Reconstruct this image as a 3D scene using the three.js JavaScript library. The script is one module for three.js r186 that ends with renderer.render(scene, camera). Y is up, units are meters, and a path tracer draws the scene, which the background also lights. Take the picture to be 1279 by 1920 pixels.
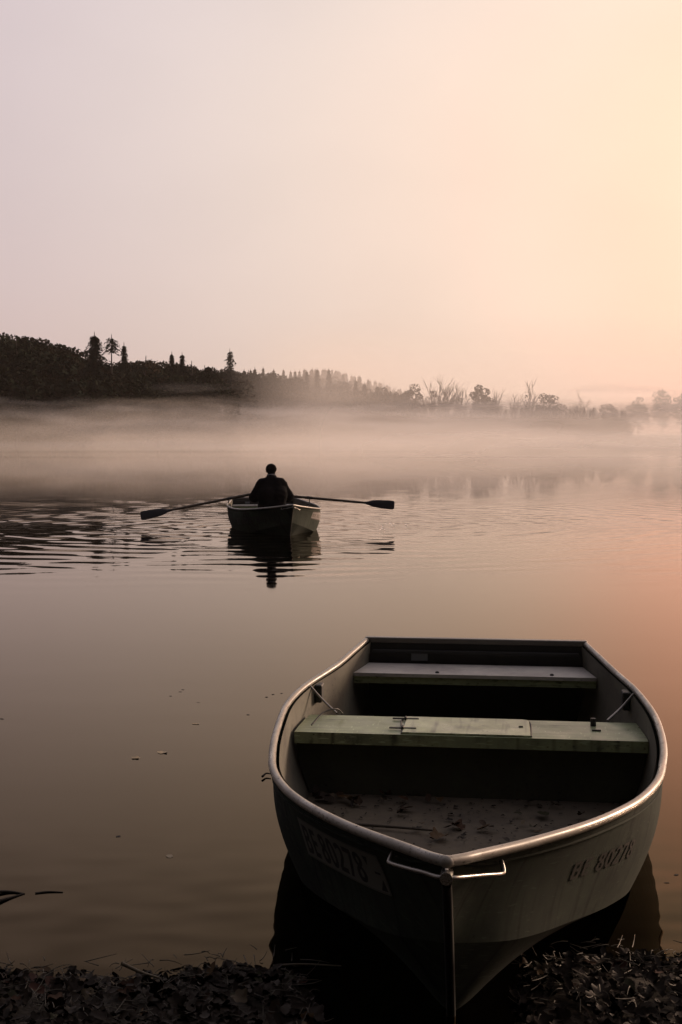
import * as THREE from 'three';
import { ImprovedNoise } from 'three/addons/math/ImprovedNoise.js';
import { RoundedBoxGeometry } from 'three/addons/geometries/RoundedBoxGeometry.js';
import { MarchingCubes } from 'three/addons/objects/MarchingCubes.js';
import { createNoise3D } from 'simplex-noise';
import { mergeGeometries } from 'three/addons/utils/BufferGeometryUtils.js';

// ---------------------------------------------------------------- camera, sky, sun, exposure
const scene = new THREE.Scene();
const F = 2400, EYE = 1.6, HORIZON = 820, W = 1279, H = 1920;     // lens in photograph pixels, eye height in metres
const camera = new THREE.PerspectiveCamera(2 * Math.atan(H / 2 / F) * 180 / Math.PI, W / H, 0.05, 4000);
const PITCH = Math.atan((H / 2 - HORIZON) / F);
camera.position.set(0, EYE, 0);
camera.rotation.set(-PITCH, 0, 0);
camera.updateMatrixWorld();

const D2R = Math.PI / 180;
const SUN_AZ = 50 * D2R, SUN_EL = 11 * D2R;                         // to the right of the view, low over the far shore
const sunDir = new THREE.Vector3(Math.sin(SUN_AZ) * Math.cos(SUN_EL), Math.sin(SUN_EL), -Math.cos(SUN_AZ) * Math.cos(SUN_EL));
const lerp = (a, b, t) => a + (b - a) * t, clamp = (x, a = 0, b = 1) => Math.min(b, Math.max(a, x));
const sstep = (a, b, x) => { const t = clamp((x - a) / (b - a)); return t * t * (3 - 2 * t); };
function rng(seed) { let s = seed | 0; return () => { s = (s + 0x6d2b79f5) | 0; let t = Math.imul(s ^ (s >>> 15), 1 | s); t = (t + Math.imul(t ^ (t >>> 7), 61 | t)) ^ t; return ((t ^ (t >>> 14)) >>> 0) / 4294967296; }; }
const perlin = new ImprovedNoise();
const fbm = (x, y, z, n = 4) => { let s = 0, a = 0.5; for (let i = 0; i < n; i++) { s += a * perlin.noise(x, y, z); x *= 2.03; y *= 2.03; z *= 2.03; a *= 0.5; } return s; };
function curve(points) {                                             // monotone-ish smooth interpolation of [x, y] pairs
  return (x) => {
    if (x <= points[0][0]) return points[0][1];
    for (let i = 0; i < points.length - 1; i++) if (x <= points[i + 1][0]) {
      const [x0, y0] = points[i], [x1, y1] = points[i + 1], a = points[Math.max(0, i - 1)], b = points[Math.min(points.length - 1, i + 2)];
      const m0 = (y1 - a[1]) / (x1 - a[0]), m1 = (b[1] - y0) / (b[0] - x0), t = (x - x0) / (x1 - x0), dx = x1 - x0, t2 = t * t, t3 = t2 * t;
      return (2 * t3 - 3 * t2 + 1) * y0 + (t3 - 2 * t2 + t) * m0 * dx + (-2 * t3 + 3 * t2) * y1 + (t3 - t2) * m1 * dx;
    }
    return points[points.length - 1][1];
  };
}
{
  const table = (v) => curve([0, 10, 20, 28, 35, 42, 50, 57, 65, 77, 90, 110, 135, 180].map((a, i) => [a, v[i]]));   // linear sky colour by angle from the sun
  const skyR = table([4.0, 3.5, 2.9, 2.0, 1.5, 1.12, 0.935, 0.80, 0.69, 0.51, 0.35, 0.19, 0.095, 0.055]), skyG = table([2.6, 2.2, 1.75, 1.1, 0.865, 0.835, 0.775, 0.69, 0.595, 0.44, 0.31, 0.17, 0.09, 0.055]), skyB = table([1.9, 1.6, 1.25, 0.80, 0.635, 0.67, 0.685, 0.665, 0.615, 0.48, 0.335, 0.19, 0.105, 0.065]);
  const w = 1024, h = 512, data = new Float32Array(w * h * 4);
  for (let j = 0; j < h; j++) for (let i = 0; i < w; i++) {
    const el = ((j + 0.5) / h - 0.5) * Math.PI, az = ((i + 0.5) / w - 0.5) * 2 * Math.PI;
    const x = Math.cos(az) * Math.cos(el), y = Math.sin(el), z = Math.sin(az) * Math.cos(el);
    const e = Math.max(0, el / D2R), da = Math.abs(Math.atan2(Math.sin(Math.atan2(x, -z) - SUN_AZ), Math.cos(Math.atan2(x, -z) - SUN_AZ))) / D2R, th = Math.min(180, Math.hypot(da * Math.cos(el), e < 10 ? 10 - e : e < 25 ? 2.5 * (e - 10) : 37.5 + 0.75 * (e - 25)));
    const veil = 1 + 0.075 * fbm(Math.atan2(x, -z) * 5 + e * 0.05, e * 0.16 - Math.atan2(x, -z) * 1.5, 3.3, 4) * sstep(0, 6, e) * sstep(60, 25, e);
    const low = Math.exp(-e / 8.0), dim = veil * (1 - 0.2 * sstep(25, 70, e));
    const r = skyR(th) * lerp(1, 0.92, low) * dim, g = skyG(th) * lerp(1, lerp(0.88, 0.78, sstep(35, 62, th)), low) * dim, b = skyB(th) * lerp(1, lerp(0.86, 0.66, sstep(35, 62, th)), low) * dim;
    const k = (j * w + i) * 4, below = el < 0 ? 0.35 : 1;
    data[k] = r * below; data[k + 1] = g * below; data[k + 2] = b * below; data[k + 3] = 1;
  }
  const sky = new THREE.DataTexture(data, w, h, THREE.RGBAFormat, THREE.FloatType);
  sky.mapping = THREE.EquirectangularReflectionMapping;
  sky.magFilter = THREE.LinearFilter;
  sky.needsUpdate = true;
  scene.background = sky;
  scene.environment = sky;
}
const sun = new THREE.DirectionalLight(new THREE.Color(1, 0.72, 0.51), 3.0);
sun.position.copy(sunDir).multiplyScalar(400);
sun.castShadow = true; sun.shadow.radius = 20; sun.shadow.mapSize.set(2048, 2048);
Object.assign(sun.shadow.camera, { left: -300, right: 300, top: 300, bottom: -300, near: 1, far: 1200 });
scene.add(sun, sun.target);
scene.fog = new THREE.FogExp2(new THREE.Color(1, 0.86, 0.78), 0.0002);
const renderer = new THREE.WebGLRenderer({ antialias: true });
renderer.toneMapping = THREE.LinearToneMapping;
renderer.toneMappingExposure = 1;
renderer.shadowMap.enabled = true;

// ---------------------------------------------------------------- helpers
const V = (x, y, z) => new THREE.Vector3(x, y, z);
const used = new Map();
function numbered(name) { const n = used.get(name) ?? 0; used.set(name, n + 1); return n ? `${name}_${String(n).padStart(3, '0')}` : name; }
function shade(o) { o.traverse((c) => { if (c.isMesh) { c.castShadow = true; c.receiveShadow = true; } }); return o; }
function part(name, geometry, material, parent) { const m = new THREE.Mesh(geometry, material); m.name = name; m.castShadow = m.receiveShadow = true; parent.add(m); return m; }
function thing(o, name, label, category, group) { o.name = numbered(name); o.userData = { label, category }; if (group) o.userData.group = group; scene.add(o); return shade(o); }
function special(o, name, kind, label) { o.name = numbered(name); o.userData = { kind }; if (label) o.userData.label = label; scene.add(o); return shade(o); }
const px = (x, d) => (x - 639.5) / F * d;                            // sideways metres of a photograph column at a distance
const hp = (y, d) => EYE - (y - HORIZON) / F * d;                    // height of a photograph row at a distance
function grid(nu, nv, f, flip = false) {                             // (a, b) in 0..1 -> [x, y, z, u?, v?]
  const p = [], uv = [], idx = [];
  for (let i = 0; i <= nu; i++) for (let j = 0; j <= nv; j++) { const q = f(i / nu, j / nv); p.push(q[0], q[1], q[2]); uv.push(q[3] ?? i / nu, q[4] ?? j / nv); }
  for (let i = 0; i < nu; i++) for (let j = 0; j < nv; j++) { const a = i * (nv + 1) + j, b = a + nv + 1; flip ? idx.push(a, a + 1, b, b, a + 1, b + 1) : idx.push(a, b, a + 1, b, b + 1, a + 1); }
  const g = new THREE.BufferGeometry();
  g.setAttribute('position', new THREE.Float32BufferAttribute(p, 3)); g.setAttribute('uv', new THREE.Float32BufferAttribute(uv, 2)); g.setIndex(idx);
  g.computeVertexNormals();
  return g;
}
function tube(points, radius, segments = 24, sides = 8, closed = false) { return new THREE.TubeGeometry(new THREE.CatmullRomCurve3(points, closed, 'centripetal'), segments, radius, sides, closed); }
function taper(points, r0, r1, segments = 6, sides = 6) {            // a tapered limb
  const g = tube(points, 1, segments, sides), p = g.attributes.position, c = new THREE.CatmullRomCurve3(points, false, 'centripetal'), q = new THREE.Vector3();
  for (let i = 0; i <= segments; i++) { c.getPointAt(i / segments, q); const r = lerp(r0, r1, i / segments); for (let j = 0; j <= sides; j++) { const k = i * (sides + 1) + j; p.setXYZ(k, q.x + (p.getX(k) - q.x) * r, q.y + (p.getY(k) - q.y) * r, q.z + (p.getZ(k) - q.z) * r); } }
  return g;
}
function noiseMap(size, f, srgb) {                                   // f(u, v) -> [r, g, b] 0..1, wraps if f does
  const d = new Uint8Array(size * size * 4);
  for (let y = 0; y < size; y++) for (let x = 0; x < size; x++) { const c = f(x / size, y / size), k = (y * size + x) * 4; for (let i = 0; i < 3; i++) d[k + i] = clamp(c[i]) * 255; d[k + 3] = 255; }
  const t = new THREE.DataTexture(d, size, size);
  t.wrapS = t.wrapT = THREE.RepeatWrapping; t.magFilter = THREE.LinearFilter; if (srgb) t.colorSpace = THREE.SRGBColorSpace; t.needsUpdate = true;
  return t;
}
const wrapNoise = (u, v, k, z, n = 4) => {                           // tileable fbm on a torus-like blend
  const a = fbm(u * k, v * k, z, n), b = fbm((u - 1) * k, v * k, z, n), c = fbm(u * k, (v - 1) * k, z, n), d = fbm((u - 1) * k, (v - 1) * k, z, n);
  return lerp(lerp(a, b, u), lerp(c, d, u), v);
};
const std = (r, g, b, roughness = 0.8, extra = {}) => new THREE.MeshStandardMaterial({ color: new THREE.Color().setRGB(r, g, b), roughness, ...extra });

// ---------------------------------------------------------------- materials
const grime = noiseMap(512, (u, v) => { const a = wrapNoise(u, v, 4, 1.3), b = wrapNoise(u, v, 22, 7.1), c = wrapNoise(u * 1, v, 60, 3.3, 2); const s = 0.74 + a * 0.55 + b * 0.3 - Math.max(0, c - 0.16) * 2.2; return [s, s * (0.985 + a * 0.06), s * (0.96 - b * 0.1)]; });
const scuff = noiseMap(512, (u, v) => { const a = wrapNoise(u, v, 9, 2.3), c = wrapNoise(u, v, 46, 5.3, 3); const s = 0.82 + a * 0.3 - Math.max(0, c - 0.12) * 3.4; return [s, s * 0.97, s * 0.93]; });
const worn = noiseMap(1024, (u, v) => {                               // hull paint: blotches, rubbed scratches, run-down dirt
  const a = wrapNoise(u, v, 3, 1.9), b = wrapNoise(u, v, 18, 6.1), run = wrapNoise(u, v * 0.08, 40, 2.7, 2), sc = wrapNoise(u * 0.25, v, 90, 8.8, 2), sc2 = wrapNoise(u * 0.6 + v * 0.2, v, 150, 3.1, 2), c = wrapNoise(u, v, 70, 5.3, 2);
  const s = 0.66 + a * 0.7 + b * 0.45 - Math.max(0, run - 0.06) * 1.5 + Math.max(0, sc - 0.16) * 4.5 + Math.max(0, sc2 - 0.22) * 4 - Math.max(0, c - 0.2) * 2.4;
  return [s, s * (0.99 + a * 0.08), s * (0.95 - b * 0.14)];
});
const roughMap = noiseMap(256, (u, v) => { const s = 0.62 + wrapNoise(u, v, 8, 4.4) * 0.9; return [s, s, s]; });
const bumpy = noiseMap(256, (u, v) => { const s = 0.5 + wrapNoise(u, v, 10, 9.2) * 0.8; return [s, s, s]; });
const mat = {
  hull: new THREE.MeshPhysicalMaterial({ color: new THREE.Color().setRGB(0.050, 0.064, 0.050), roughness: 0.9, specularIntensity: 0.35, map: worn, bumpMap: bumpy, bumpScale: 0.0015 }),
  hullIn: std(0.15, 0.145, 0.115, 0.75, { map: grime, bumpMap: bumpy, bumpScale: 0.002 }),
  rail: std(0.36, 0.345, 0.31, 0.62, { map: scuff, roughnessMap: roughMap }),
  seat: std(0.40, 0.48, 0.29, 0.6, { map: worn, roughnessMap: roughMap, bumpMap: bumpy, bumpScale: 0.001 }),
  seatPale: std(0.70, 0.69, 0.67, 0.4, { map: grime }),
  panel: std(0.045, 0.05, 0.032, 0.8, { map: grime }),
  floor: std(0.095, 0.08, 0.058, 0.85, { map: grime, bumpMap: bumpy, bumpScale: 0.003 }),
  transom: std(0.03, 0.03, 0.028, 0.75, { map: grime }),
  steel: std(0.28, 0.27, 0.25, 0.45, { metalness: 0.6, roughnessMap: roughMap }),
  black: std(0.015, 0.015, 0.015, 0.6),
  oarWood: std(0.055, 0.038, 0.024, 0.55),
  oarBlade: std(0.035, 0.035, 0.045, 0.5),
  soil: std(0.022, 0.017, 0.011, 0.95, { bumpMap: bumpy, bumpScale: 0.02 }),
  hill: std(0.03, 0.033, 0.02, 1),
  bark: std(0.045, 0.038, 0.03, 0.95),
};

// ---------------------------------------------------------------- water
const boatAx = 0.186;                                                 // turn of the rowing boat
const rowPos = V(px(549, 20.4), -0.035, -20.4);
{
  const N = 2048, S = 56, X0 = -26, Z0 = 0;                           // patch of rippled water: x from X0 to X0 + S, z from Z0 down to Z0 - S
  const d = new Float32Array(N * N * 4);
  const rings = [[-1.6, -22.5, 0.72, 0.011, 9, 0.4], [-4.0, -22.0, 0.6, 0.013, 6, 2.4], [1.6, -23.2, 0.66, 0.011, 8, 1.4], [-3.35, -22.6, 0.42, 0.022, 3.0, 0.3], [0.85, -23.6, 0.38, 0.030, 3.0, 1.9], [-1.2, -22.2, 0.62, 0.032, 4.0, 0.0], [-2.2, -23.2, 0.62, 0.026, 5, 1.1], [-0.4, -24.5, 0.5, 0.018, 5, 2.2], [-5.2, -27.0, 0.55, 0.020, 3.4, 0.7], [2.9, -28, 0.6, 0.024, 4.0, 0.7], [1.0, -22.6, 0.16, 0.10, 0.35, 0.2], [-3.5, -21.9, 0.2, 0.05, 0.4, 0.2]];
  for (let j = 0; j < N; j++) for (let i = 0; i < N; i++) {
    const x = X0 + (i + 0.5) / N * S, z = Z0 - (j + 0.5) / N * S;
    let gx = 0, gz = 0;
    const wob = perlin.noise(x * 0.35, z * 0.35, 3.1), wob2 = perlin.noise(x * 0.9, z * 0.9, 8.1);
    for (const [cx, cz, wl, s, reach, ph] of rings) {
      const ddx = x - cx, ddz = z - cz, r = Math.hypot(ddx, ddz) + 1e-3;
      if (r > reach * 4.2) continue;
      const a = s * Math.exp(-r / reach) * sstep(0.0, wl, r) * sstep(reach * 4.2, reach * 2.6, r) * (1 + 0.9 * wob2) * sstep(-12.6, -15.5, z + 0.5 * wob);
      const c = Math.cos((r + 0.28 * wob) / wl * 2 * Math.PI + ph);
      gx += a * c * ddx / r; gz += a * c * ddz / r;
    }
    // wash spreading to both sides of the boat, and its ragged near edge
    const near = -13.2 - 0.16 * Math.max(0, x + 2) + 1.4 * perlin.noise(x * 0.25, 1.7, 4.4) - 0.045 * Math.min(0, x + 2);
    const band = sstep(near, near - 3.2, z) * sstep(-46, -25, z), side = 0.55 + 0.25 * sstep(-1, -6, x) - 0.2 * sstep(4, 18, x);
    const a1 = band * side * (0.55 + 0.8 * perlin.noise(x * 0.12, z * 0.3, 6.6));
    const p1 = (z * 1.0 + x * 0.14 + 0.8 * wob) * 2 * Math.PI / 0.56, p2 = (z * 0.98 - x * 0.18 + 0.5 * wob2) * 2 * Math.PI / 0.35;
    gz += 0.0062 * a1 * Math.cos(p1) + 0.0045 * a1 * Math.cos(p2); gx += 0.003 * a1 * Math.cos(p1);
    // the calm water nearer the bank: barely moving
    const calm = 0.0022 * sstep(-14, -4, z);
    gx += calm * perlin.noise(x * 2.1, z * 3.0, 0.5); gz += calm * 1.6 * perlin.noise(x * 1.4, z * 3.6, 2.5);
    const bank = 0.034 * sstep(-5.5, -3.9, z);
    gx += bank * perlin.noise(x * 5, z * 9, 11.5); gz += bank * perlin.noise(x * 5, z * 11, 14.5);
    const edge = sstep(0, 1.2, Math.min(x - X0, X0 + S - x)) * sstep(Z0 - S, Z0 - S + 2, z);
    gx *= edge; gz *= edge;
    const k = (j * N + i) * 4, l = Math.hypot(gx, gz, 1);
    d[k] = -gx / l * 0.5 + 0.5; d[k + 1] = gz / l * 0.5 + 0.5; d[k + 2] = 1 / l * 0.5 + 0.5; d[k + 3] = 1;
  }
  const t = new THREE.DataTexture(d, N, N, THREE.RGBAFormat, THREE.FloatType);
  t.magFilter = THREE.LinearFilter; t.wrapS = t.wrapT = THREE.ClampToEdgeWrapping; t.needsUpdate = true;
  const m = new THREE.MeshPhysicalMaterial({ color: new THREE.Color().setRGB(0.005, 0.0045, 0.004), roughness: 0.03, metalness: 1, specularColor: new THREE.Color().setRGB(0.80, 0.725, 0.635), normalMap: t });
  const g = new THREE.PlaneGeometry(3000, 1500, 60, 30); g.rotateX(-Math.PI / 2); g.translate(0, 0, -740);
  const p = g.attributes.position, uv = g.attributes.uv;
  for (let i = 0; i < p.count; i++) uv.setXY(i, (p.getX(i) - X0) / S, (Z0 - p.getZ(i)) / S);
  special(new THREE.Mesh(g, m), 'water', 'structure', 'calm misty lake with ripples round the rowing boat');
}

// ---------------------------------------------------------------- far shore
const shoreD = curve([[-3000, 120], [-600, 138], [0, 150], [300, 172], [500, 215], [700, 242], [1279, 255], [4200, 262]]);
const ridge = curve([[-3000, 9], [-600, 5], [0, 4.2], [180, 4.4], [300, 4.6], [430, 6.2], [560, 9.6], [640, 10.0], [760, 8.0], [880, 4.2], [1000, 2.2], [1279, 1.8], [4200, 2.5]]);
const ridgeRun = curve([[-3000, 40], [-600, 34], [0, 30], [300, 50], [430, 90], [560, 150], [760, 190], [1279, 90], [4200, 80]]);
function landHeight(x, z) {
  const d = -z, col = d > 1 ? 639.5 + x / d * F : (x < 0 ? -3000 : 4200), s = shoreD(col), run = d - s;
  return -1.2 + 1.6 * sstep(-6, 3, run) + ridge(col) * sstep(0, ridgeRun(col), run) + 0.5 * perlin.noise(x * 0.05, z * 0.05, 2.2);
}
{
  const g = grid(150, 60, (a, b) => { const col = lerp(-3400, 4600, a), d = 105 + 900 * b * b, x = px(col, d); return [x, landHeight(x, -d), -d, x, d]; });
  special(new THREE.Mesh(g, mat.hill), 'hills', 'structure', 'low wooded far bank and hill across the lake');
}
const yaw = (r) => r() * Math.PI * 2;
function leafCloud(clusters, perCluster, size, rand, squash = 0.75) {  // many small leaf faces round cluster centres
  const p = [], n = [], q = new THREE.Vector3(), a = new THREE.Vector3(), b = new THREE.Vector3();
  for (const [cx, cy, cz, cr] of clusters) for (let i = 0; i < perCluster; i++) {
    do q.set(rand() * 2 - 1, rand() * 2 - 1, rand() * 2 - 1); while (q.lengthSq() > 1);
    const rr = 0.55 + 0.45 * q.length();
    q.normalize().multiplyScalar(cr * rr); q.y *= squash;
    const x = cx + q.x, y = cy + q.y, z = cz + q.z, s = size * (0.6 + 0.8 * rand());
    a.set(rand() - 0.5, rand() - 0.5, rand() - 0.5).normalize(); b.set(rand() - 0.5, rand() - 0.5, rand() - 0.5).cross(a).normalize();
    a.multiplyScalar(s); b.multiplyScalar(s * 0.62);
    const P = [[x - a.x, y - a.y, z - a.z], [x + b.x, y + b.y, z + b.z], [x + a.x, y + a.y, z + a.z], [x - b.x, y - b.y, z - b.z]], nn = b.clone().cross(a).normalize();
    for (const k of [0, 1, 2, 0, 2, 3]) { p.push(...P[k]); n.push(nn.x, nn.y, nn.z); }
  }
  const g = new THREE.BufferGeometry();
  g.setAttribute('position', new THREE.Float32BufferAttribute(p, 3)); g.setAttribute('normal', new THREE.Float32BufferAttribute(n, 3));
  return g;
}
function broadleafCrown(h, w, rand, n = 26, per = 46, size = 0.3, base = 0.28) {   // clumps spread through a dome
  const c = [], cy = h * (base + 0.94) / 2, ry = h * (0.94 - base) / 2;
  for (let i = 0; i < n; i++) {
    const k = 1 - 2 * (i + 0.5) / n, a = i * 2.399 + rand() * 0.8, q = 0.4 + 0.6 * Math.sqrt(rand()), s = Math.sqrt(1 - k * k), rr = w * (0.14 + 0.08 * rand());
    c.push([Math.cos(a) * s * w / 2 * 0.86 * q, cy + (k > 0 ? k : k * 0.9) * ry * q - 0.05 * h, Math.sin(a) * s * w / 2 * 0.86 * q, rr]);
  }
  return leafCloud(c, per, size, rand);
}
function limbs(h, w, rand, n = 9, trunkR = 0.22, up = 0.9, start = 0.25) {
  const gs = [taper([V(0, -0.6, 0), V(0.1 * rand(), h * 0.3, 0.1), V(0.25 * (rand() - 0.5), h * 0.62, 0.2 * (rand() - 0.5)), V(0.3 * (rand() - 0.5), h * up, 0.2 * (rand() - 0.5))], trunkR, trunkR * 0.2, 8, 7)];
  for (let i = 0; i < n; i++) { const y = h * lerp(start, 0.8, i / n), a = i * 2.4 + rand(), l = w * 0.5 * (1 - 0.5 * i / n) * (0.6 + 0.5 * rand()); gs.push(taper([V(0, y, 0), V(Math.cos(a) * l * 0.5, y + l * 0.3, Math.sin(a) * l * 0.5), V(Math.cos(a) * l, y + l * 0.75, Math.sin(a) * l)], trunkR * 0.4, 0.03, 4, 5)); }
  return mergeGeometries(gs.map((g) => (g.index ? g.toNonIndexed() : g)));
}
function bareBranches(h, w, rand, n = 13) {                           // leafless crown: forked, rising boughs with twigs
  const gs = [];
  const grow = (p, dir, len, r, depth) => {
    const q = p.clone().addScaledVector(dir, len), m = p.clone().lerp(q, 0.5).add(V((rand() - 0.5) * len * 0.16, 0, (rand() - 0.5) * len * 0.16));
    gs.push(taper([p, m, q], r, r * 0.55, 3, depth > 1 ? 5 : 4));
    if (depth <= 0) return;
    for (let i = 0, k = depth > 1 ? 3 : 4; i < k; i++) { const nd = dir.clone().add(V((rand() - 0.5) * 1.3, (rand() - 0.25) * 0.5, (rand() - 0.5) * 1.3)).normalize(); grow(p.clone().lerp(q, 0.35 + 0.65 * rand()), nd, len * (0.5 + 0.25 * rand()), r * 0.5, depth - 1); }
  };
  for (let i = 0; i < n; i++) { const a = yaw(rand), lean = 0.15 + 0.5 * rand() * w / h; grow(V(Math.cos(a) * 0.1, h * (0.1 + 0.3 * rand()), Math.sin(a) * 0.1), V(Math.cos(a) * lean, 1, Math.sin(a) * lean).normalize(), h * (0.25 + 0.16 * rand()), 0.13, 2); }
  return mergeGeometries(gs.map((g) => (g.index ? g.toNonIndexed() : g)));
}
function coniferNeedles(h, w, rand, tiers = 16, clear = 0.12, taperPow = 0.85, per = 9) {   // boughs set all along the stem, drooping, clothed in needle sprays
  const p = [], m = tiers * per;
  for (let i = 0; i < m; i++) {
    const t = Math.pow((i + rand()) / m, 0.9), y = h * lerp(clear, 0.97, t), reach = w / 2 * Math.pow(1 - t * 0.97, taperPow) * (0.5 + 0.75 * rand()) + 0.1;
    const a = i * 2.399 + rand() * 0.7, l = reach, ca = Math.cos(a), sa = Math.sin(a), steps = Math.max(3, Math.round(l * 3.2));
    for (let s = 0; s < steps; s++) for (let r = 0; r < 3; r++) {
      const f = (s + rand()) / steps, x = ca * l * f, z = sa * l * f, yy = y + 0.22 * l * f - l * 0.5 * f * f + (rand() - 0.5) * 0.22, sz = (0.22 + 0.26 * rand()) * Math.max(1, h / 12) * (1.15 - 0.5 * f), ang = a + (rand() - 0.5) * 2.4;
      const ex = Math.cos(ang) * sz, ez = Math.sin(ang) * sz, dy = -sz * (0.1 + 0.6 * rand()), wx = -Math.sin(ang) * sz * 0.4, wz = Math.cos(ang) * sz * 0.4;
      p.push(x - wx, yy, z - wz, x + wx, yy + 0.06, z + wz, x + ex, yy + dy, z + ez);
    }
  }
  for (let i = 0; i < 5; i++) { const y = h * (0.93 + 0.016 * i), q = 0.13 - 0.02 * i; p.push(-q, y, 0, q, y, 0.02, 0, y + 0.35, 0, 0, y, -q, 0.02, y, q, 0, y + 0.35, 0); }
  const g = new THREE.BufferGeometry();
  g.setAttribute('position', new THREE.Float32BufferAttribute(p, 3)); g.computeVertexNormals();
  return g;
}
const matte = (r, g, b) => new THREE.MeshPhysicalMaterial({ color: new THREE.Color().setRGB(r, g, b), roughness: 1, specularIntensity: 0.1 });
const leafMat = [matte(0.021, 0.026, 0.014), matte(0.03, 0.027, 0.017), matte(0.017, 0.023, 0.015), matte(0.045, 0.034, 0.022)];
const needleMat = matte(0.015, 0.021, 0.014);
function plantTree(kind, col, topRow, d, w, seed, label, opt = {}) {
  const x = px(col, d), y0 = landHeight(x, -d) - 0.2, h = hp(topRow, d) - y0, r = rng(seed), o = new THREE.Group();
  o.position.set(x, y0, -d); o.rotation.y = yaw(r);
  const straight = () => taper([V(0, -0.6, 0), V(0.05, h * 0.4, 0.05), V(0, h * 0.98, 0)], 0.035 * h ** 0.8, 0.03, 6, 6);
  if (kind === 'conifer') { part('trunk', straight(), mat.bark, o); part('crown', coniferNeedles(h, w, r, opt.tiers ?? 17, opt.clear ?? 0.1, opt.pow ?? 0.85, opt.per ?? 10), needleMat, o); }
  else if (kind === 'bare') { part('trunk', taper([V(0, -0.6, 0), V(0.1, h * 0.25, 0), V(0.1, h * 0.6, 0.1)], 0.26, 0.1, 6, 7), mat.bark, o); part('crown', bareBranches(h, w, r, opt.n), mat.bark, o); if (opt.leaves) part('foliage', broadleafCrown(h * 0.97, w, r, opt.leaves, 16, 0.2, 0.3), leafMat[3], o); }
  else { part('trunk', limbs(h, w, r, 9, 0.24), mat.bark, o); part('crown', broadleafCrown(h, w, r, opt.n ?? 34, opt.per ?? 110, opt.size ?? 0.21, opt.base ?? 0.2), leafMat[opt.leaf ?? 0], o); }
  return thing(o, { conifer: 'conifer_tree', bare: 'bare_tree', broad: 'broadleaf_tree' }[kind], label, 'tree');
}
// the dark wooded slope on the left and the hill behind, one tree mass of several kinds
{
  const r = rng(77), top = curve([[-2500, 560], [-600, 600], [0, 608], [60, 616], [120, 630], [150, 656], [200, 666], [250, 662], [275, 660], [330, 667], [400, 676], [500, 687], [560, 693], [610, 690], [660, 702], [700, 711], [745, 726], [800, 747], [900, 756], [1000, 757], [1100, 762], [1180, 768]]);
  const kinds = [['broadleaf_woodland', () => mergeGeometries([limbs(10, 6, r, 6, 0.2, 0.78).deleteAttribute('uv'), broadleafCrown(10, 7.2, r, 30, 95, 0.22, 0.06)]), leafMat[0], []], ['autumn_woodland', () => mergeGeometries([limbs(10, 6, r, 6, 0.2, 0.78).deleteAttribute('uv'), broadleafCrown(10, 6.6, r, 30, 95, 0.21, 0.06)]), leafMat[1], []], ['dark_woodland', () => mergeGeometries([limbs(10, 6, r, 6, 0.2, 0.78).deleteAttribute('uv'), broadleafCrown(10, 5.6, r, 26, 95, 0.21, 0.04)]), leafMat[2], []], ['conifer_woodland', () => coniferNeedles(10, 7.5, r, 17, 0.04, 1.15, 10), needleMat, []]];
  const M = new THREE.Matrix4(), Q = new THREE.Quaternion(), UP = V(0, 1, 0);
  for (let row = 0; row < 9; row++) for (let col = -2400; col < 1180;) {
    const s = shoreD(col), run = ridgeRun(col), d = s + 3 + (run + 14) * (row / 8) ** 1.1 + (r() - 0.5) * 5, x = px(col, d), y0 = landHeight(x, -d) - 0.3;
    const far = sstep(440, 570, col + r() * 60), kind = r() < 0.05 + 0.5 * far ? 3 : Math.floor(r() * 3);
    const limit = hp(top(col) + (kind === 3 ? lerp(14, 0, far) + 5 * r() : 4 + 7 * r()) + (row < 3 ? 14 - 4 * row : 0), d) - y0, h = Math.min(limit, 10 + 6 * r() + 3 * far + 3.5 * sstep(200, 0, col));
    col += (2.6 + 2.2 * r()) * lerp(1, 0.62, sstep(500, 580, col)) / d * F * (col < 0 ? 1.6 : 1);
    if (h < 2 || d > 470 || (col > 480 && col < 670 && d < 205 + 0.55 * (col - 480) - 6 * r())) continue;
    const k = h / 10, wd = (0.85 + 0.35 * r()) * (kind === 3 ? 0.9 : 1) * lerp(0.85, 1, k);
    kinds[kind][3].push(M.compose(V(x, y0, -d), Q.setFromAxisAngle(UP, yaw(r)), V(wd * Math.max(k, 0.55), k, wd * Math.max(k, 0.55))).clone());
  }
  const labels = ['dark green broadleaf woodland covering the far bank on the left', 'brownish autumn broadleaf trees mixed into the far wood', 'deep green undergrowth and trees of the far wood', 'conifers massed on the far hill and slope'];
  kinds.forEach(([name, make, m, at], i) => { const im = new THREE.InstancedMesh(make(), m, at.length); at.forEach((a, k) => im.setMatrixAt(k, a)); special(im, name, 'stuff', labels[i]); });
}
// trees that stand out of the wood on the left
plantTree('broad', 36, 611, 152, 6.2, 11, 'tall round-topped dark tree at far left of the wood', { n: 34, leaf: 2 });
plantTree('broad', 3, 616, 150, 5, 18, 'dark tree cut by the left edge of the picture', { n: 26, leaf: 2 });
plantTree('broad', 62, 626, 156, 6, 12, 'broad dark tree right of the tall round-topped one', { n: 34, leaf: 0 });
plantTree('broad', 92, 629, 158, 6.4, 13, 'rounded brownish tree on the left slope with flat top', { n: 32, leaf: 1 });
plantTree('broad', 132, 642, 160, 6, 14, 'lower rounded tree left of the pointed spruce', { n: 30, leaf: 1 });
plantTree('conifer', 180, 626, 162, 7.0, 15, 'large pointed spruce standing above the left wood', { tiers: 26, clear: 0.3, pow: 0.7, per: 12 });
plantTree('conifer', 212, 630, 172, 2.9, 16, 'thin pine with bare stem and small flat open crown', { tiers: 5, clear: 0.83, pow: 0.35, per: 6 });
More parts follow.
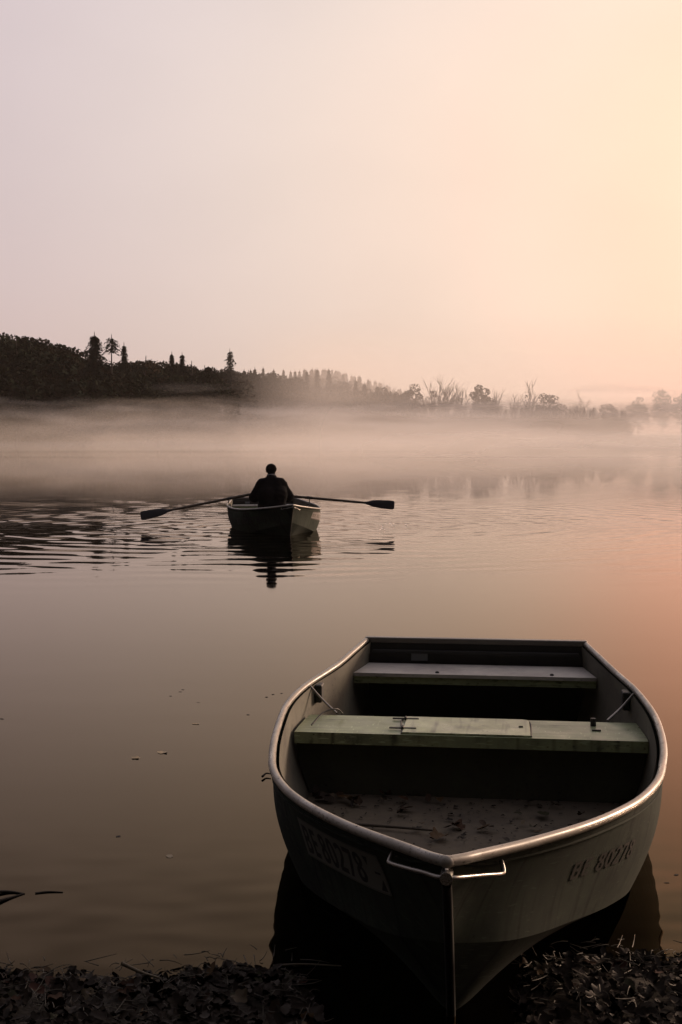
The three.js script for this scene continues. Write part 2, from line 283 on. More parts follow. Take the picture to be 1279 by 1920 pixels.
plantTree('conifer', 235, 645, 176, 4.6, 17, 'small narrow spruce right of the thin bare-stemmed pine', { tiers: 18, clear: 0.1, pow: 0.95 });
plantTree('broad', 274, 651, 184, 6.5, 19, 'loose pale-topped broadleaf tree in the middle of the left wood', { n: 26, per: 40, leaf: 3 });
plantTree('conifer', 324, 662, 196, 5.2, 20, 'leftmost of the three little spruces on the skyline', { tiers: 18, clear: 0.1, pow: 1 });
plantTree('conifer', 343, 663, 198, 5.6, 21, 'middle of the three little spruces on the skyline', { tiers: 18, clear: 0.1, pow: 1 });
plantTree('broad', 361, 661, 200, 3.2, 22, 'dense upright tree on the right of three little spruces', { n: 18, leaf: 2 });
plantTree('broad', 386, 670, 204, 3.4, 23, 'dark rounded tree on the skyline left of the lone pine', { n: 20, leaf: 2 });
plantTree('conifer', 432, 656, 226, 4.4, 24, 'lone airy pine rising over the right end of the wood', { tiers: 12, clear: 0.45, pow: 0.65, per: 8 });
plantTree('broad', 466, 680, 232, 4.6, 25, 'low rounded tree right of the lone pine', { n: 22, leaf: 0 });
plantTree('broad', 512, 688, 240, 4.2, 26, 'low tree at the end of the wood before the far hill', { n: 22, leaf: 0 });
plantTree('bare', 578, 714, 262, 5.4, 27, 'bushy half-bare tree in the mist above the rower', { n: 9, leaves: 14 });
plantTree('bare', 622, 724, 266, 4.0, 28, 'small half-bare tree in the mist right above the rower', { n: 7, leaves: 8 });
// the line of trees standing in the mist on the right
plantTree('broad', 722, 716, 268, 6.0, 31, 'wide leafy tree at the left end of the misty tree line', { n: 30, leaf: 0 });
plantTree('broad', 768, 711, 274, 6.2, 32, 'leafy round tree second from left in the misty tree line', { n: 30, leaf: 1 });
plantTree('bare', 740, 716, 262, 4.0, 33, 'pale forked tree between the two wide leafy trees', { n: 10 });
plantTree('bare', 812, 702, 266, 3.2, 34, 'tall reddish half-bare tree in the middle of the misty line', { n: 10, leaves: 10 });
plantTree('bare', 834, 703, 270, 4.6, 35, 'tall bare tree with fanned rising branches', { n: 15 });
plantTree('bare', 860, 722, 272, 2.8, 36, 'small reddish half-bare tree beside the fanned bare tree', { n: 9, leaves: 7 });
plantTree('broad', 902, 711, 268, 5.8, 37, 'domed leafy tree right of the fanned bare tree', { n: 34, leaf: 0 });
plantTree('bare', 928, 728, 276, 3.0, 38, 'thin half-bare tree leaning on the domed tree', { n: 9, leaves: 6 });
plantTree('bare', 963, 726, 280, 2.0, 39, 'slender bare sapling left of the ragged tree', { n: 6 });
plantTree('bare', 990, 719, 280, 4.4, 40, 'ragged tree with a leafy tuft on top', { n: 10, leaves: 12 });
plantTree('broad', 1028, 728, 290, 7.2, 41, 'low wide domed tree fading in the mist', { n: 34, leaf: 1, base: 0.1 });
plantTree('bare', 1082, 716, 292, 5.2, 42, 'bare tree of three spreading limbs on the right', { n: 8 });
plantTree('broad', 1138, 748, 330, 4.2, 43, 'small faint bush-like tree right of the three-limbed tree', { n: 20 });
plantTree('broad', 1195, 740, 360, 6.4, 44, 'faint rounded tree nearly lost in the mist', { n: 24 });
plantTree('broad', 1240, 718, 380, 6.5, 45, 'faint tall narrow tree near the right edge', { n: 30 });
plantTree('broad', 1276, 728, 370, 5.4, 46, 'faint tree cut by the right edge of the picture', { n: 26 });

// ---------------------------------------------------------------- mist over the lake
const mistMat = new THREE.MeshPhysicalMaterial({ color: new THREE.Color().setRGB(1.0, 0.965, 0.955), transmission: 0.9, roughness: 1, thickness: 0, specularIntensity: 0, transparent: true, opacity: 0.29, vertexColors: true });
const soft3 = createNoise3D(rng(2024)), sfbm = (x, y, z, n = 4) => { let v = 0, a = 0.5; for (let i = 0; i < n; i++) { v += a * soft3(x, y, z); const X = (x * 0.83 - y * 0.56) * 2.1; y = (x * 0.56 + y * 0.83) * 2.1; x = X; z = z * 2.1 + 7; a *= 0.5; } return v * 0.75; };
function mistBank(d, depth, top, col0, col1, dens, seed, label, scale = 1, foot = 0) {
  const nu = 260, nv = 40, p = [], c = [], idx = [];
  for (let i = 0; i <= nu; i++) for (let j = 0; j <= nv; j++) {
    const a = i / nu, b = j / nv * Math.PI, col = lerp(col0, col1, a), swell = 1 + (scale > 5 ? 0.15 : 0.7) * fbm(col * 0.0022, seed, d * 0.01, 2);
    const bulge = depth * (1 + 0.1 * perlin.noise(col * 0.002, seed, 3)), dd = d - Math.cos(b) * bulge / 2, t = Math.sin(b) ** 0.8, y = 0.03 + top * swell * t, x = px(col, dd);
    const sd = seed * 3.7 + Math.sign(Math.cos(b)) * 5, warp = sfbm(x * 0.018 / scale, y * 0.1, seed, 3), n = 0.85 * sfbm(x * 0.016 / scale + 0.5 * warp + y * 0.04, (y + 2.5 * warp) * 0.3 / scale, sd, 5) + 0.4 * sfbm(x * 0.05 / scale + warp, (y + 3 * warp) * 0.34 / scale, sd + 9, 4), wisp = scale > 5 ? clamp(0.85 + 0.35 * n) : clamp(0.68 + 1.2 * n), ends = sstep(0, 260, col - col0) * sstep(0, 260, col1 - col);
    p.push(x, y, -dd); c.push(1, 1, 1, clamp(ends * (dens(col, y) ?? 1) * lerp(wisp, 0.95, clamp(1.05 - 1.5 * t)) * (scale > 5 ? sstep(1, 0.35, t) : sstep(0, 0.95, 1 - t + 1.2 * n) * sstep(1, 0.86, t)) * (foot ? sstep(0, foot, t) : 1)));
  }
  for (let i = 0; i < nu; i++) for (let j = 0; j < nv; j++) { const a = i * (nv + 1) + j, b = a + nv + 1; idx.push(a, b, a + 1, b, b + 1, a + 1); }
  const g = new THREE.BufferGeometry();
  g.setAttribute('position', new THREE.Float32BufferAttribute(p, 3)); g.setAttribute('color', new THREE.Float32BufferAttribute(c, 4)); g.setIndex(idx); g.computeVertexNormals();
  const m = new THREE.Mesh(g, mistMat); special(m, 'mist', 'stuff', label); m.castShadow = false;
}
const rightward = (lo, hi) => (col) => lerp(lo, hi, sstep(250, 900, col));
mistBank(76, 96, 1.4, -1200, 2200, rightward(0.5, 1), 1, 'thin veil of mist lying on the water behind the rower', 0.8, 0.85);
mistBank(106, 110, 2.8, -1200, 2200, rightward(0.8, 1), 2, 'low mist drifting over the middle of the lake', 1, 0.6);
mistBank(124, 40, 6.5, -1200, 2200, rightward(0.72, 1), 3, 'wispy bank of mist in front of the far shore');
mistBank(143, 12, 7.2, -1200, 2000, rightward(0.75, 0.7), 4, 'mist rising in front of the wooded slope', 1.1);
mistBank(184, 46, 7.6, -1200, 2200, rightward(0.8, 1), 5, 'deep mist between the wood and the misty tree line', 1.6);
mistBank(204, 12, 23, 150, 2800, (col, y) => sstep(400, 640, col) * lerp(lerp(0.95, 0.6, sstep(600, 800, col)), 1, sstep(8, 4, y)), 6, 'high pale haze before the far hill and the tree line on the right', 6);
mistBank(318, 30, 33, 430, 2900, rightward(0.95, 0.95), 7, 'farthest mist veiling the faint trees and the far hill', 6);

// ---------------------------------------------------------------- boats
const LEN = 3.8;
const gunB = curve([[0, 0.012], [0.05, 0.042], [0.1, 0.073], [0.28, 0.188], [0.525, 0.338], [0.75, 0.456], [1.0, 0.566], [1.3, 0.66], [1.6, 0.717], [1.9, 0.757], [2.2, 0.777], [2.45, 0.779], [2.8, 0.753], [3.05, 0.713], [3.36, 0.658], [3.8, 0.583]]);
const gunW = (u, s) => gunB(u) + (s < 0 ? 0.02 * Math.exp(-(((u - 2.55) / 0.4) ** 2)) - 0.012 * Math.exp(-(((u - 3.2) / 0.25) ** 2)) : 0);
const gunH = (u) => 0.40 + 0.15 * Math.max(0, 1 - u / 1.9) ** 2 + 0.09 * Math.max(0, (u - 1.9) / 1.9) ** 1.5;
const keelH = curve([[0, 0.53], [0.1, 0.39], [0.2, 0.255], [0.3, 0.11], [0.37, 0.0], [0.5, -0.075], [0.8, -0.115], [1.2, -0.13], [2.5, -0.13], [3.8, -0.10]]);
const chineB = curve([[0.19, 0.0], [0.4, 0.17], [0.75, 0.345], [1.1, 0.495], [1.45, 0.6], [2.0, 0.67], [2.5, 0.675], [3.2, 0.62], [3.8, 0.53]]);
const chineH = curve([[0.19, 0.27], [0.4, 0.205], [0.75, 0.13], [1.1, 0.06], [1.45, 0.0], [2.0, -0.04], [2.5, -0.055], [3.8, -0.045]]);
const keelY = (u) => Math.min(keelH(u), gunH(u) - 0.02);
function side(u, t, s, inset = 0) {                                    // t: 0 at the gunwale, 1 at the chine
  const cu = u < 0.19 ? 0 : chineB(u), ch = u < 0.19 ? keelY(u) : Math.min(chineH(u), gunH(u) - 0.05), b = gunW(u, s), g = gunH(u);
  const bulge = lerp(-0.02, 0.035, sstep(0.4, 1.6, u)) * Math.sin(Math.PI * t) * sstep(0, 0.4, u);
  return V(s * Math.max(0, lerp(b, cu, t) + bulge - inset), lerp(g, ch, t), -u);
}
function bottom(u, t, s, inset = 0) { const a = side(u, 1, s, inset), k = keelY(u); return V(a.x * (1 - t), lerp(a.y, Math.min(k, a.y), t) + inset, -u); }
const US = (a) => LEN * Math.pow(a, 1.25);
const patch = (f, s, u0, u1, nt, inset, flip) => grid(56, nt, (a, b) => { const u = u0 + (u1 - u0) * Math.pow(a, 1.25), q = f(u, b, s, inset); return [q.x, q.y, q.z, u, q.y * 1.1 + q.x * 0.5]; }, flip);
const halfAt = (u, h) => { const g = gunH(u), c = u < 0.19 ? keelY(u) : chineH(u); if (h >= c) { const t = clamp((g - h) / (g - c)); return side(u, t, 1).x; } const k = keelY(u); return h <= k ? 0 : side(u, 1, 1).x * (h - k) / (c - k); };
function planPanel(u0, u1, h, thick, margin, uvScale = 1, n = 24) {     // a level board across the boat between u0 and u1, following the hull
  const f = (y) => (a, b) => { const u = lerp(u0, u1, a), w = Math.max(0.004, halfAt(u, h) - margin); return [lerp(-w, w, b), y, -u, u * uvScale, lerp(-w, w, b) * uvScale]; };
  const edge = (u) => grid(n, 1, (a, b) => { const w = Math.max(0.004, halfAt(u, h) - margin); return [lerp(-w, w, a), h - thick * b, -u, a, b * 0.05]; }, u === u1);
  return mergeGeometries([grid(n, n, f(h), true), grid(n, 4, f(h - thick)), edge(u0), edge(u1)]);
}
function textPlate(draw, w, h) { const c = document.createElement('canvas'); c.width = w; c.height = h; draw(c.getContext('2d')); const t = new THREE.CanvasTexture(c); t.colorSpace = THREE.SRGBColorSpace; return t; }
function decal(s, u0, u1, t0, t1, off = 0.003, n = 30) {                 // a sheet lying on the hull side
  const e = 0.002;
  return grid(n, 10, (a, b) => { const u = lerp(u0, u1, a), t = lerp(t0(a), t1(a), b), q = side(u, t, s), du = side(u + e, t, s).sub(q), dt = side(u, t + e, s).sub(q), nn = du.cross(dt).normalize().multiplyScalar(-s); if (nn.x * s < 0) nn.negate(); q.addScaledVector(nn, off); return [q.x, q.y, q.z, s < 0 ? 1 - a : a, 1 - b]; }, s > 0);
}
const plateLeft = textPlate((c) => {
  c.fillStyle = '#68685f'; c.fillRect(0, 0, 1024, 256);
  c.strokeStyle = '#45453f'; c.lineWidth = 6; c.strokeRect(6, 6, 1012, 244);
  c.fillStyle = '#0b0b0b'; c.font = 'bold 262px sans-serif'; c.textBaseline = 'middle';
  c.fillText('BE', 26, 136, 220); c.fillText('80278', 272, 136, 560);
  c.beginPath(); c.moveTo(850, 40); c.lineTo(900, 40); c.lineTo(872, 96); c.fill(); c.fillRect(930, 120, 50, 14); c.beginPath(); c.moveTo(945, 236); c.lineTo(1000, 236); c.lineTo(985, 160); c.fill();
  const r = rng(5); for (let i = 0; i < 900; i++) { c.fillStyle = r() < 0.5 ? 'rgba(60,58,50,0.25)' : 'rgba(110,110,102,0.18)'; c.fillRect(r() * 1024, r() * 256, 2 + r() * 14, 1 + r() * 3); }
}, 1024, 256);
const plateRight = textPlate((c) => { c.clearRect(0, 0, 1024, 256); c.fillStyle = '#070707'; c.font = 'bold 210px sans-serif'; c.textBaseline = 'middle'; c.fillText('BE', 20, 132, 250); c.fillText('80278', 340, 132, 640); }, 1024, 256);
const plateFar = textPlate((c) => { c.fillStyle = '#7d7774'; c.fillRect(0, 0, 512, 256); c.fillStyle = '#33262a'; c.font = 'bold 150px sans-serif'; c.textBaseline = 'middle'; c.fillText('BE 80271', 16, 132, 480); c.fillRect(0, 0, 512, 26); c.fillRect(0, 230, 512, 26); }, 512, 256);

function makeBoat(near) {
  const o = new THREE.Group();
  const hullParts = [];
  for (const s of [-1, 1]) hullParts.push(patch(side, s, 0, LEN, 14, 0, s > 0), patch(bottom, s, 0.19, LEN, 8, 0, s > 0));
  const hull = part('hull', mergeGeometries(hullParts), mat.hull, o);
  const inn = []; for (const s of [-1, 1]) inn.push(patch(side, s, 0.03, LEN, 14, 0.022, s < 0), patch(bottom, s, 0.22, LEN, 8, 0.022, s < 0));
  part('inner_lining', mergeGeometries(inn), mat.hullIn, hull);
  for (const s of [-1, 1]) {
    const pts = []; for (let i = 0; i <= 44; i++) { const u = LEN * Math.pow(i / 44, 1.2); pts.push(V(s * (i ? gunW(u, s) + 0.004 : 0.006), gunH(u) + 0.006 + 0.0025 * perlin.noise(u * 3, s, 0), -u + 0.004)); }
    const g = tube(pts, 0.0145, 160, 12), p = g.attributes.position; const uv = g.attributes.uv; for (let i = 0; i < uv.count; i++) uv.setXY(i, uv.getX(i) * 5, uv.getY(i) * 0.2);
    part('gunwale', g, mat.rail, o);
  }
  const cap = new THREE.SphereGeometry(0.019, 18, 14); cap.scale(1, 0.85, 0.9); cap.translate(0, gunH(0) + 0.005, 0.006); part('bow_cap', cap, mat.rail, o);
  for (const s of [-1, 1]) { const pts = []; for (let u = 0.06; u <= 3.78; u += 0.12) { const q = side(u, 0.13, s); q.x += s * 0.001; pts.push(q); } part('rail_seam', tube(pts, 0.0045, 90, 6), mat.hull, hull); }
  // stem strip
  { const pts = []; for (let u = 0.0; u <= 0.62; u += 0.06) pts.push(V(0, keelY(u) - 0.004, -u + 0.008)); pts[0].y = 0.5; part('stem_strip', tube(pts, 0.013, 30, 8), mat.black, o); }
  // grab rail round the bow
  {
    const pts = [V(-0.152, 0.497, -0.228), V(-0.158, 0.486, -0.212), V(-0.161, 0.479, -0.2), V(-0.154, 0.479, -0.19), V(-0.11, 0.492, -0.12), V(-0.06, 0.508, -0.045), V(-0.018, 0.521, 0.022), V(0, 0.523, 0.03), V(0.018, 0.521, 0.022), V(0.06, 0.503, -0.045), V(0.1, 0.486, -0.11), V(0.134, 0.471, -0.166), V(0.14, 0.471, -0.176), V(0.139, 0.48, -0.19), V(0.134, 0.492, -0.206)];
    const h = part('grab_rail', tube(pts, 0.0062, 110, 8), mat.steel, o);
    const boss = new THREE.CylinderGeometry(0.016, 0.016, 0.05, 14); boss.rotateX(Math.PI / 2); boss.translate(0, 0.521, 0.01); part('rail_boss', boss, mat.steel, h);
  }
  // transom
  {
    const sh = new THREE.Shape(), c = side(LEN, 1, 1), g0 = gunB(LEN), gh = gunH(LEN);
    for (const s of [-1, 1]) for (let k = 0; k <= 12; k++) { const q = side(LEN, s < 0 ? k / 12 : 1 - k / 12, s, 0.002); if (s > 0 && k === 0) sh.lineTo(0, keelY(LEN)); s < 0 && k === 0 ? sh.moveTo(q.x, q.y) : sh.lineTo(q.x, q.y); } sh.closePath();
    const g = new THREE.ExtrudeGeometry(sh, { depth: 0.035, bevelEnabled: true, bevelSize: 0.004, bevelThickness: 0.004, bevelSegments: 2 }); g.translate(0, 0, -LEN - 0.02);
    const t = part('transom', g, mat.transom, o);
    const rim = new RoundedBoxGeometry(g0 * 2 + 0.03, 0.03, 0.05, 3, 0.008); rim.translate(0, gh + 0.008, -LEN); part('transom_rim', rim, mat.rail.clone(), t).material.color.setRGB(0.16, 0.15, 0.14);
    const strip = new RoundedBoxGeometry(g0 * 2 - 0.06, 0.018, 0.02, 2, 0.005); strip.translate(0, gh - 0.05, -LEN + 0.035); part('transom_strip', strip, mat.black, t);
    const tag = new RoundedBoxGeometry(0.09, 0.05, 0.008, 2, 0.003); tag.translate(-0.3, gh - 0.075, -LEN + 0.028); part('small_plate', tag, std(0.12, 0.13, 0.14, 0.4), t);
  }
  // floor
  part('floorboard', planPanel(0.42, LEN - 0.03, 0.04, 0.012, 0.028, 1, 40), mat.floor, o);
  // middle seat: a box with a hatch
  {
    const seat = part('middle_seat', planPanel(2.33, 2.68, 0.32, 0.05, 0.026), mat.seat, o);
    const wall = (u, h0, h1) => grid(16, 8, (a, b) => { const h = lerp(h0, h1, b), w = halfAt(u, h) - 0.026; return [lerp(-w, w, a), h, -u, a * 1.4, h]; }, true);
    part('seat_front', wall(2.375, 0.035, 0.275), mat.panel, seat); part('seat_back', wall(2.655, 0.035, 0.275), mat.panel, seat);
    const lid = new THREE.Shape(), u0 = 2.345, u1 = 2.655, x0 = -0.285, x1 = 0.262, R = 0.035;
    lid.moveTo(x0, u0); lid.lineTo(x1, u0); lid.lineTo(x1, u1 - R); lid.quadraticCurveTo(x1, u1, x1 - R, u1); lid.lineTo(x0, u1); lid.closePath();
    const lg = new THREE.ExtrudeGeometry(lid, { depth: 0.004, bevelEnabled: true, bevelSize: 0.002, bevelThickness: 0.002, bevelSegments: 2, curveSegments: 8 }); lg.rotateX(-Math.PI / 2); lg.scale(1, 1, 1); lg.translate(0, 0.3225, 0);
    const l = part('hatch_lid', lg, mat.seat.clone(), seat); l.material.color.setRGB(0.46, 0.52, 0.33);
    const gp = [V(x0 - 0.004, 0.324, -u0 + 0.004), V(x0 - 0.004, 0.324, -u1 - 0.003), V(x0 + 0.1, 0.324, -u1 - 0.004), V(x1 - R, 0.324, -u1 - 0.004), V(x1 - 0.006, 0.324, -u1 + 0.008), V(x1 + 0.005, 0.324, -u1 + R + 0.01), V(x1 + 0.005, 0.324, -u0 + 0.002)];
    part('hatch_seal', tube(gp, 0.0035, 80, 6), mat.black, seat);
    for (const u of [2.42, 2.61]) { const gs = []; const k = new THREE.CylinderGeometry(0.007, 0.007, 0.03, 10); k.rotateX(Math.PI / 2); k.translate(x0 - 0.004, 0.331, -u); gs.push(k); for (const sx of [-1, 1]) { const b = new RoundedBoxGeometry(0.055, 0.006, 0.016, 2, 0.002); b.translate(x0 - 0.004 + sx * 0.032, 0.3285, -u); gs.push(b); } part('hinge', mergeGeometries(gs.map((g) => (g.index ? g.toNonIndexed() : g))), mat.black, seat); }
    const latch = new RoundedBoxGeometry(0.02, 0.006, 0.012, 2, 0.002); latch.translate(0.225, 0.3305, -2.5); part('latch', latch, mat.black, seat);
    const plug = new THREE.CylinderGeometry(0.012, 0.013, 0.035, 12); plug.translate(0.545, 0.337, -2.6); part('drain_plug', plug, mat.black, seat);
    const br = new RoundedBoxGeometry(0.04, 0.006, 0.012, 2, 0.002); br.translate(0.552, 0.3235, -2.5); part('seat_clip', br, mat.black, seat);
    const q = [V(-0.69, 0.335, -2.4), V(-0.65, 0.37, -2.5), V(-0.6, 0.375, -2.56), V(-0.58, 0.34, -2.63)]; part('black_loop', tube(q, 0.004, 20, 6), mat.black, seat);  // thin black tube looping over the left seat end
  }
  // stern seat
  {
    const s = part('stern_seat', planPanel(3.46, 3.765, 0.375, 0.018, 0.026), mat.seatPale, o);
    const lip = grid(16, 1, (a, b) => { const w = halfAt(3.468, 0.36) - 0.026; return [lerp(-w, w, a), lerp(0.362, 0.32, b), -3.468, a, b]; }); part('seat_lip', lip, mat.seat, s);
    for (const x of [-0.19, 0.4]) { const k = new THREE.SphereGeometry(0.009, 10, 8); k.scale(1.2, 0.8, 1); k.translate(x, 0.378, -3.5); part('knob', k, mat.black, s); }
  }
  // oarlocks and stays
  for (const s of [-1, 1]) {
    const u = 2.86, g = side(u, 0, s), sock = new RoundedBoxGeometry(0.035, 0.085, 0.08, 3, 0.008); sock.translate(g.x - s * 0.035, g.y - 0.045, -u); const k = part('oarlock_socket', sock, mat.black, o);
    if (!near) { const st = new THREE.CylinderGeometry(0.009, 0.009, 0.09, 8); st.translate(g.x - s * 0.01, g.y + 0.03, -u); part('oarlock_pin', st, mat.black, k); const rg = new THREE.TorusGeometry(0.034, 0.008, 8, 18, Math.PI * 1.5); rg.rotateZ(Math.PI * 0.75); rg.rotateY(Math.PI / 2); rg.translate(g.x - s * 0.01, g.y + 0.1, -u); part('oarlock_horn', rg, mat.black, k); }
    const a = side(2.785, 0, s); part('stay', tube([V(a.x - s * 0.015, a.y + 0.004, -2.785), V(lerp(a.x, s * 0.61, 0.5), 0.372, -2.76), V(s * 0.615, 0.324, -2.70)], 0.0055, 12, 8), mat.steel, o);
  }
  // registration numbers
  const L = new THREE.MeshStandardMaterial({ map: plateLeft, roughness: 0.7 }), Rm = new THREE.MeshStandardMaterial({ map: plateRight, roughness: 0.7, transparent: true }), Fm = new THREE.MeshStandardMaterial({ map: plateFar, roughness: 0.6 });
  if (near) { part('number_plate', decal(-1, 0.36, 0.94, () => 0.2, (a) => lerp(0.6, 0.56, a)), L, hull); part('painted_number', decal(1, 0.63, 1.16, () => 0.31, () => 0.6, 0.0025), Rm, hull); }
  else { part('number_plate', decal(1, 0.8, 1.55, () => 0.14, () => 0.5), Fm, hull); part('painted_number', decal(-1, 0.7, 1.7, () => 0.25, () => 0.7, 0.0025), Rm, hull); }
  return o;
}
const nearBoat = makeBoat(true);
nearBoat.position.set(0.2616, 0, -3.1074); nearBoat.rotation.y = -0.1225;
thing(nearBoat, 'rowing_boat', 'empty grey-green rowing boat with pale rim moored bow-first at the leafy bank', 'boat');
const farBoat = makeBoat(false);
farBoat.position.copy(rowPos); farBoat.rotation.y = boatAx;
thing(farBoat, 'rowing_boat', 'small dark rowing boat out on the lake carrying the rower', 'boat');
nearBoat.updateMatrixWorld(true); farBoat.updateMatrixWorld(true);

// ---------------------------------------------------------------- oars
function makeOar(s, handle, lock, blade, label) {                      // three points in the rowing boat's own axes
  const o = new THREE.Group(), a = farBoat.localToWorld(handle.clone()), c = farBoat.localToWorld(blade.clone()), b = farBoat.localToWorld(lock.clone());
  o.position.copy(b); const dir = c.clone().sub(a).normalize();
  const shaftEnd = c.clone().addScaledVector(dir, -0.26).sub(b), h = a.clone().sub(b);
  part('shaft', taper([h.clone().addScaledVector(dir, 0.13), shaftEnd.clone().lerp(h, 0.5), shaftEnd], 0.027, 0.022, 12, 10), mat.oarWood, o);
  part('grip', taper([h.clone().addScaledVector(dir, -0.02), h.clone().addScaledVector(dir, 0.07), h.clone().addScaledVector(dir, 0.15)], 0.017, 0.018, 6, 10), mat.black, o);
  const up = V(0, 1, 0).addScaledVector(dir, -dir.y).normalize(), nrm = dir.clone().cross(up), start = c.clone().addScaledVector(dir, -0.28).sub(b);
  const prof = curve([[0, 0.018], [0.12, 0.03], [0.3, 0.058], [0.6, 0.075], [0.9, 0.08], [0.98, 0.074], [1, 0.06]]);
  const face = (sgn) => grid(24, 8, (t, v) => { const w = prof(t) * (v * 2 - 1), th = 0.011 * (1 - 0.5 * t) * Math.sqrt(Math.max(0, 1 - (v * 2 - 1) ** 2)) + 0.001; const q = start.clone().addScaledVector(dir, t * 0.56).addScaledVector(up, w).addScaledVector(nrm, sgn * th); return [q.x, q.y, q.z]; }, sgn < 0);
  part('blade', mergeGeometries([face(1), face(-1)]), mat.oarBlade, o);
  const collar = new THREE.CylinderGeometry(0.028, 0.028, 0.09, 12); collar.applyQuaternion(new THREE.Quaternion().setFromUnitVectors(V(0, 1, 0), dir)); part('collar', collar, mat.black, o);
  return thing(o, 'oar', label, 'oar');
}
const toBoat = (v) => farBoat.worldToLocal(v.clone());
const gl = side(2.86, 0, 1), lockL = V(-gl.x + 0.01, gl.y + 0.1, -2.86), lockR = V(gl.x - 0.01, gl.y + 0.1, -2.86);
const bladeL = toBoat(V(px(292, 22.6), hp(962, 22.6), -22.6)), bladeR = toBoat(V(px(711, 23.3), hp(945, 23.3), -23.3));
const handleFor = (lock, blade, len) => lock.clone().addScaledVector(lock.clone().sub(blade).normalize(), len);
const handL = handleFor(lockL, bladeL, 0.52), handR = handleFor(lockR, bladeR, 0.52);
makeOar(-1, handL, lockL, bladeL, 'dark wooden oar reaching out on the left of the rower');
makeOar(1, handR, lockR, bladeR, 'dark wooden oar reaching out on the right of the rower');

// ---------------------------------------------------------------- the rower
const smin = (a, b, k) => { const h = clamp(0.5 + 0.5 * (b - a) / k); return lerp(b, a, h) - k * h * (1 - h); };
function capsule(p, [a, b, ra, rb]) {
  const abx = b.x - a.x, aby = b.y - a.y, abz = b.z - a.z, t = clamp(((p.x - a.x) * abx + (p.y - a.y) * aby + (p.z - a.z) * abz) / (abx * abx + aby * aby + abz * abz + 1e-9));
  return Math.hypot(p.x - a.x - abx * t, p.y - a.y - aby * t, p.z - a.z - abz * t) - lerp(ra, rb, t);
}
const field = (bones, k) => (p) => { let d = 1e9; for (const b of bones) { const c = capsule(p, b); d = d > 1e8 ? c : smin(d, c, k); } return d; };
function march(f, c, half, res) {
  const mc = new MarchingCubes(res, mat.black, false, false, 120000), p = new THREE.Vector3(); mc.isolation = 0;
  for (let z = 0; z < res; z++) for (let y = 0; y < res; y++) for (let x = 0; x < res; x++) { p.set(c.x + (x - res / 2) / (res / 2) * half, c.y + (y - res / 2) / (res / 2) * half, c.z + (z - res / 2) / (res / 2) * half); mc.field[x + y * res + z * res * res] = -f(p); }
  mc.update();
  const n = mc.count ?? mc.geometry.drawRange.count, g = new THREE.BufferGeometry(), pos = new Float32Array(mc.positionArray.slice(0, n * 3)), nor = new Float32Array(mc.normalArray.slice(0, n * 3));
  for (let i = 0; i < n; i++) { pos[i * 3] = pos[i * 3] * half + c.x; pos[i * 3 + 1] = pos[i * 3 + 1] * half + c.y; pos[i * 3 + 2] = pos[i * 3 + 2] * half + c.z; const l = Math.hypot(nor[i * 3], nor[i * 3 + 1], nor[i * 3 + 2]) || 1; for (let k = 0; k < 3; k++) nor[i * 3 + k] /= l; }
  g.setAttribute('position', new THREE.BufferAttribute(pos, 3)); g.setAttribute('normal', new THREE.BufferAttribute(nor, 3));
  return g;
}
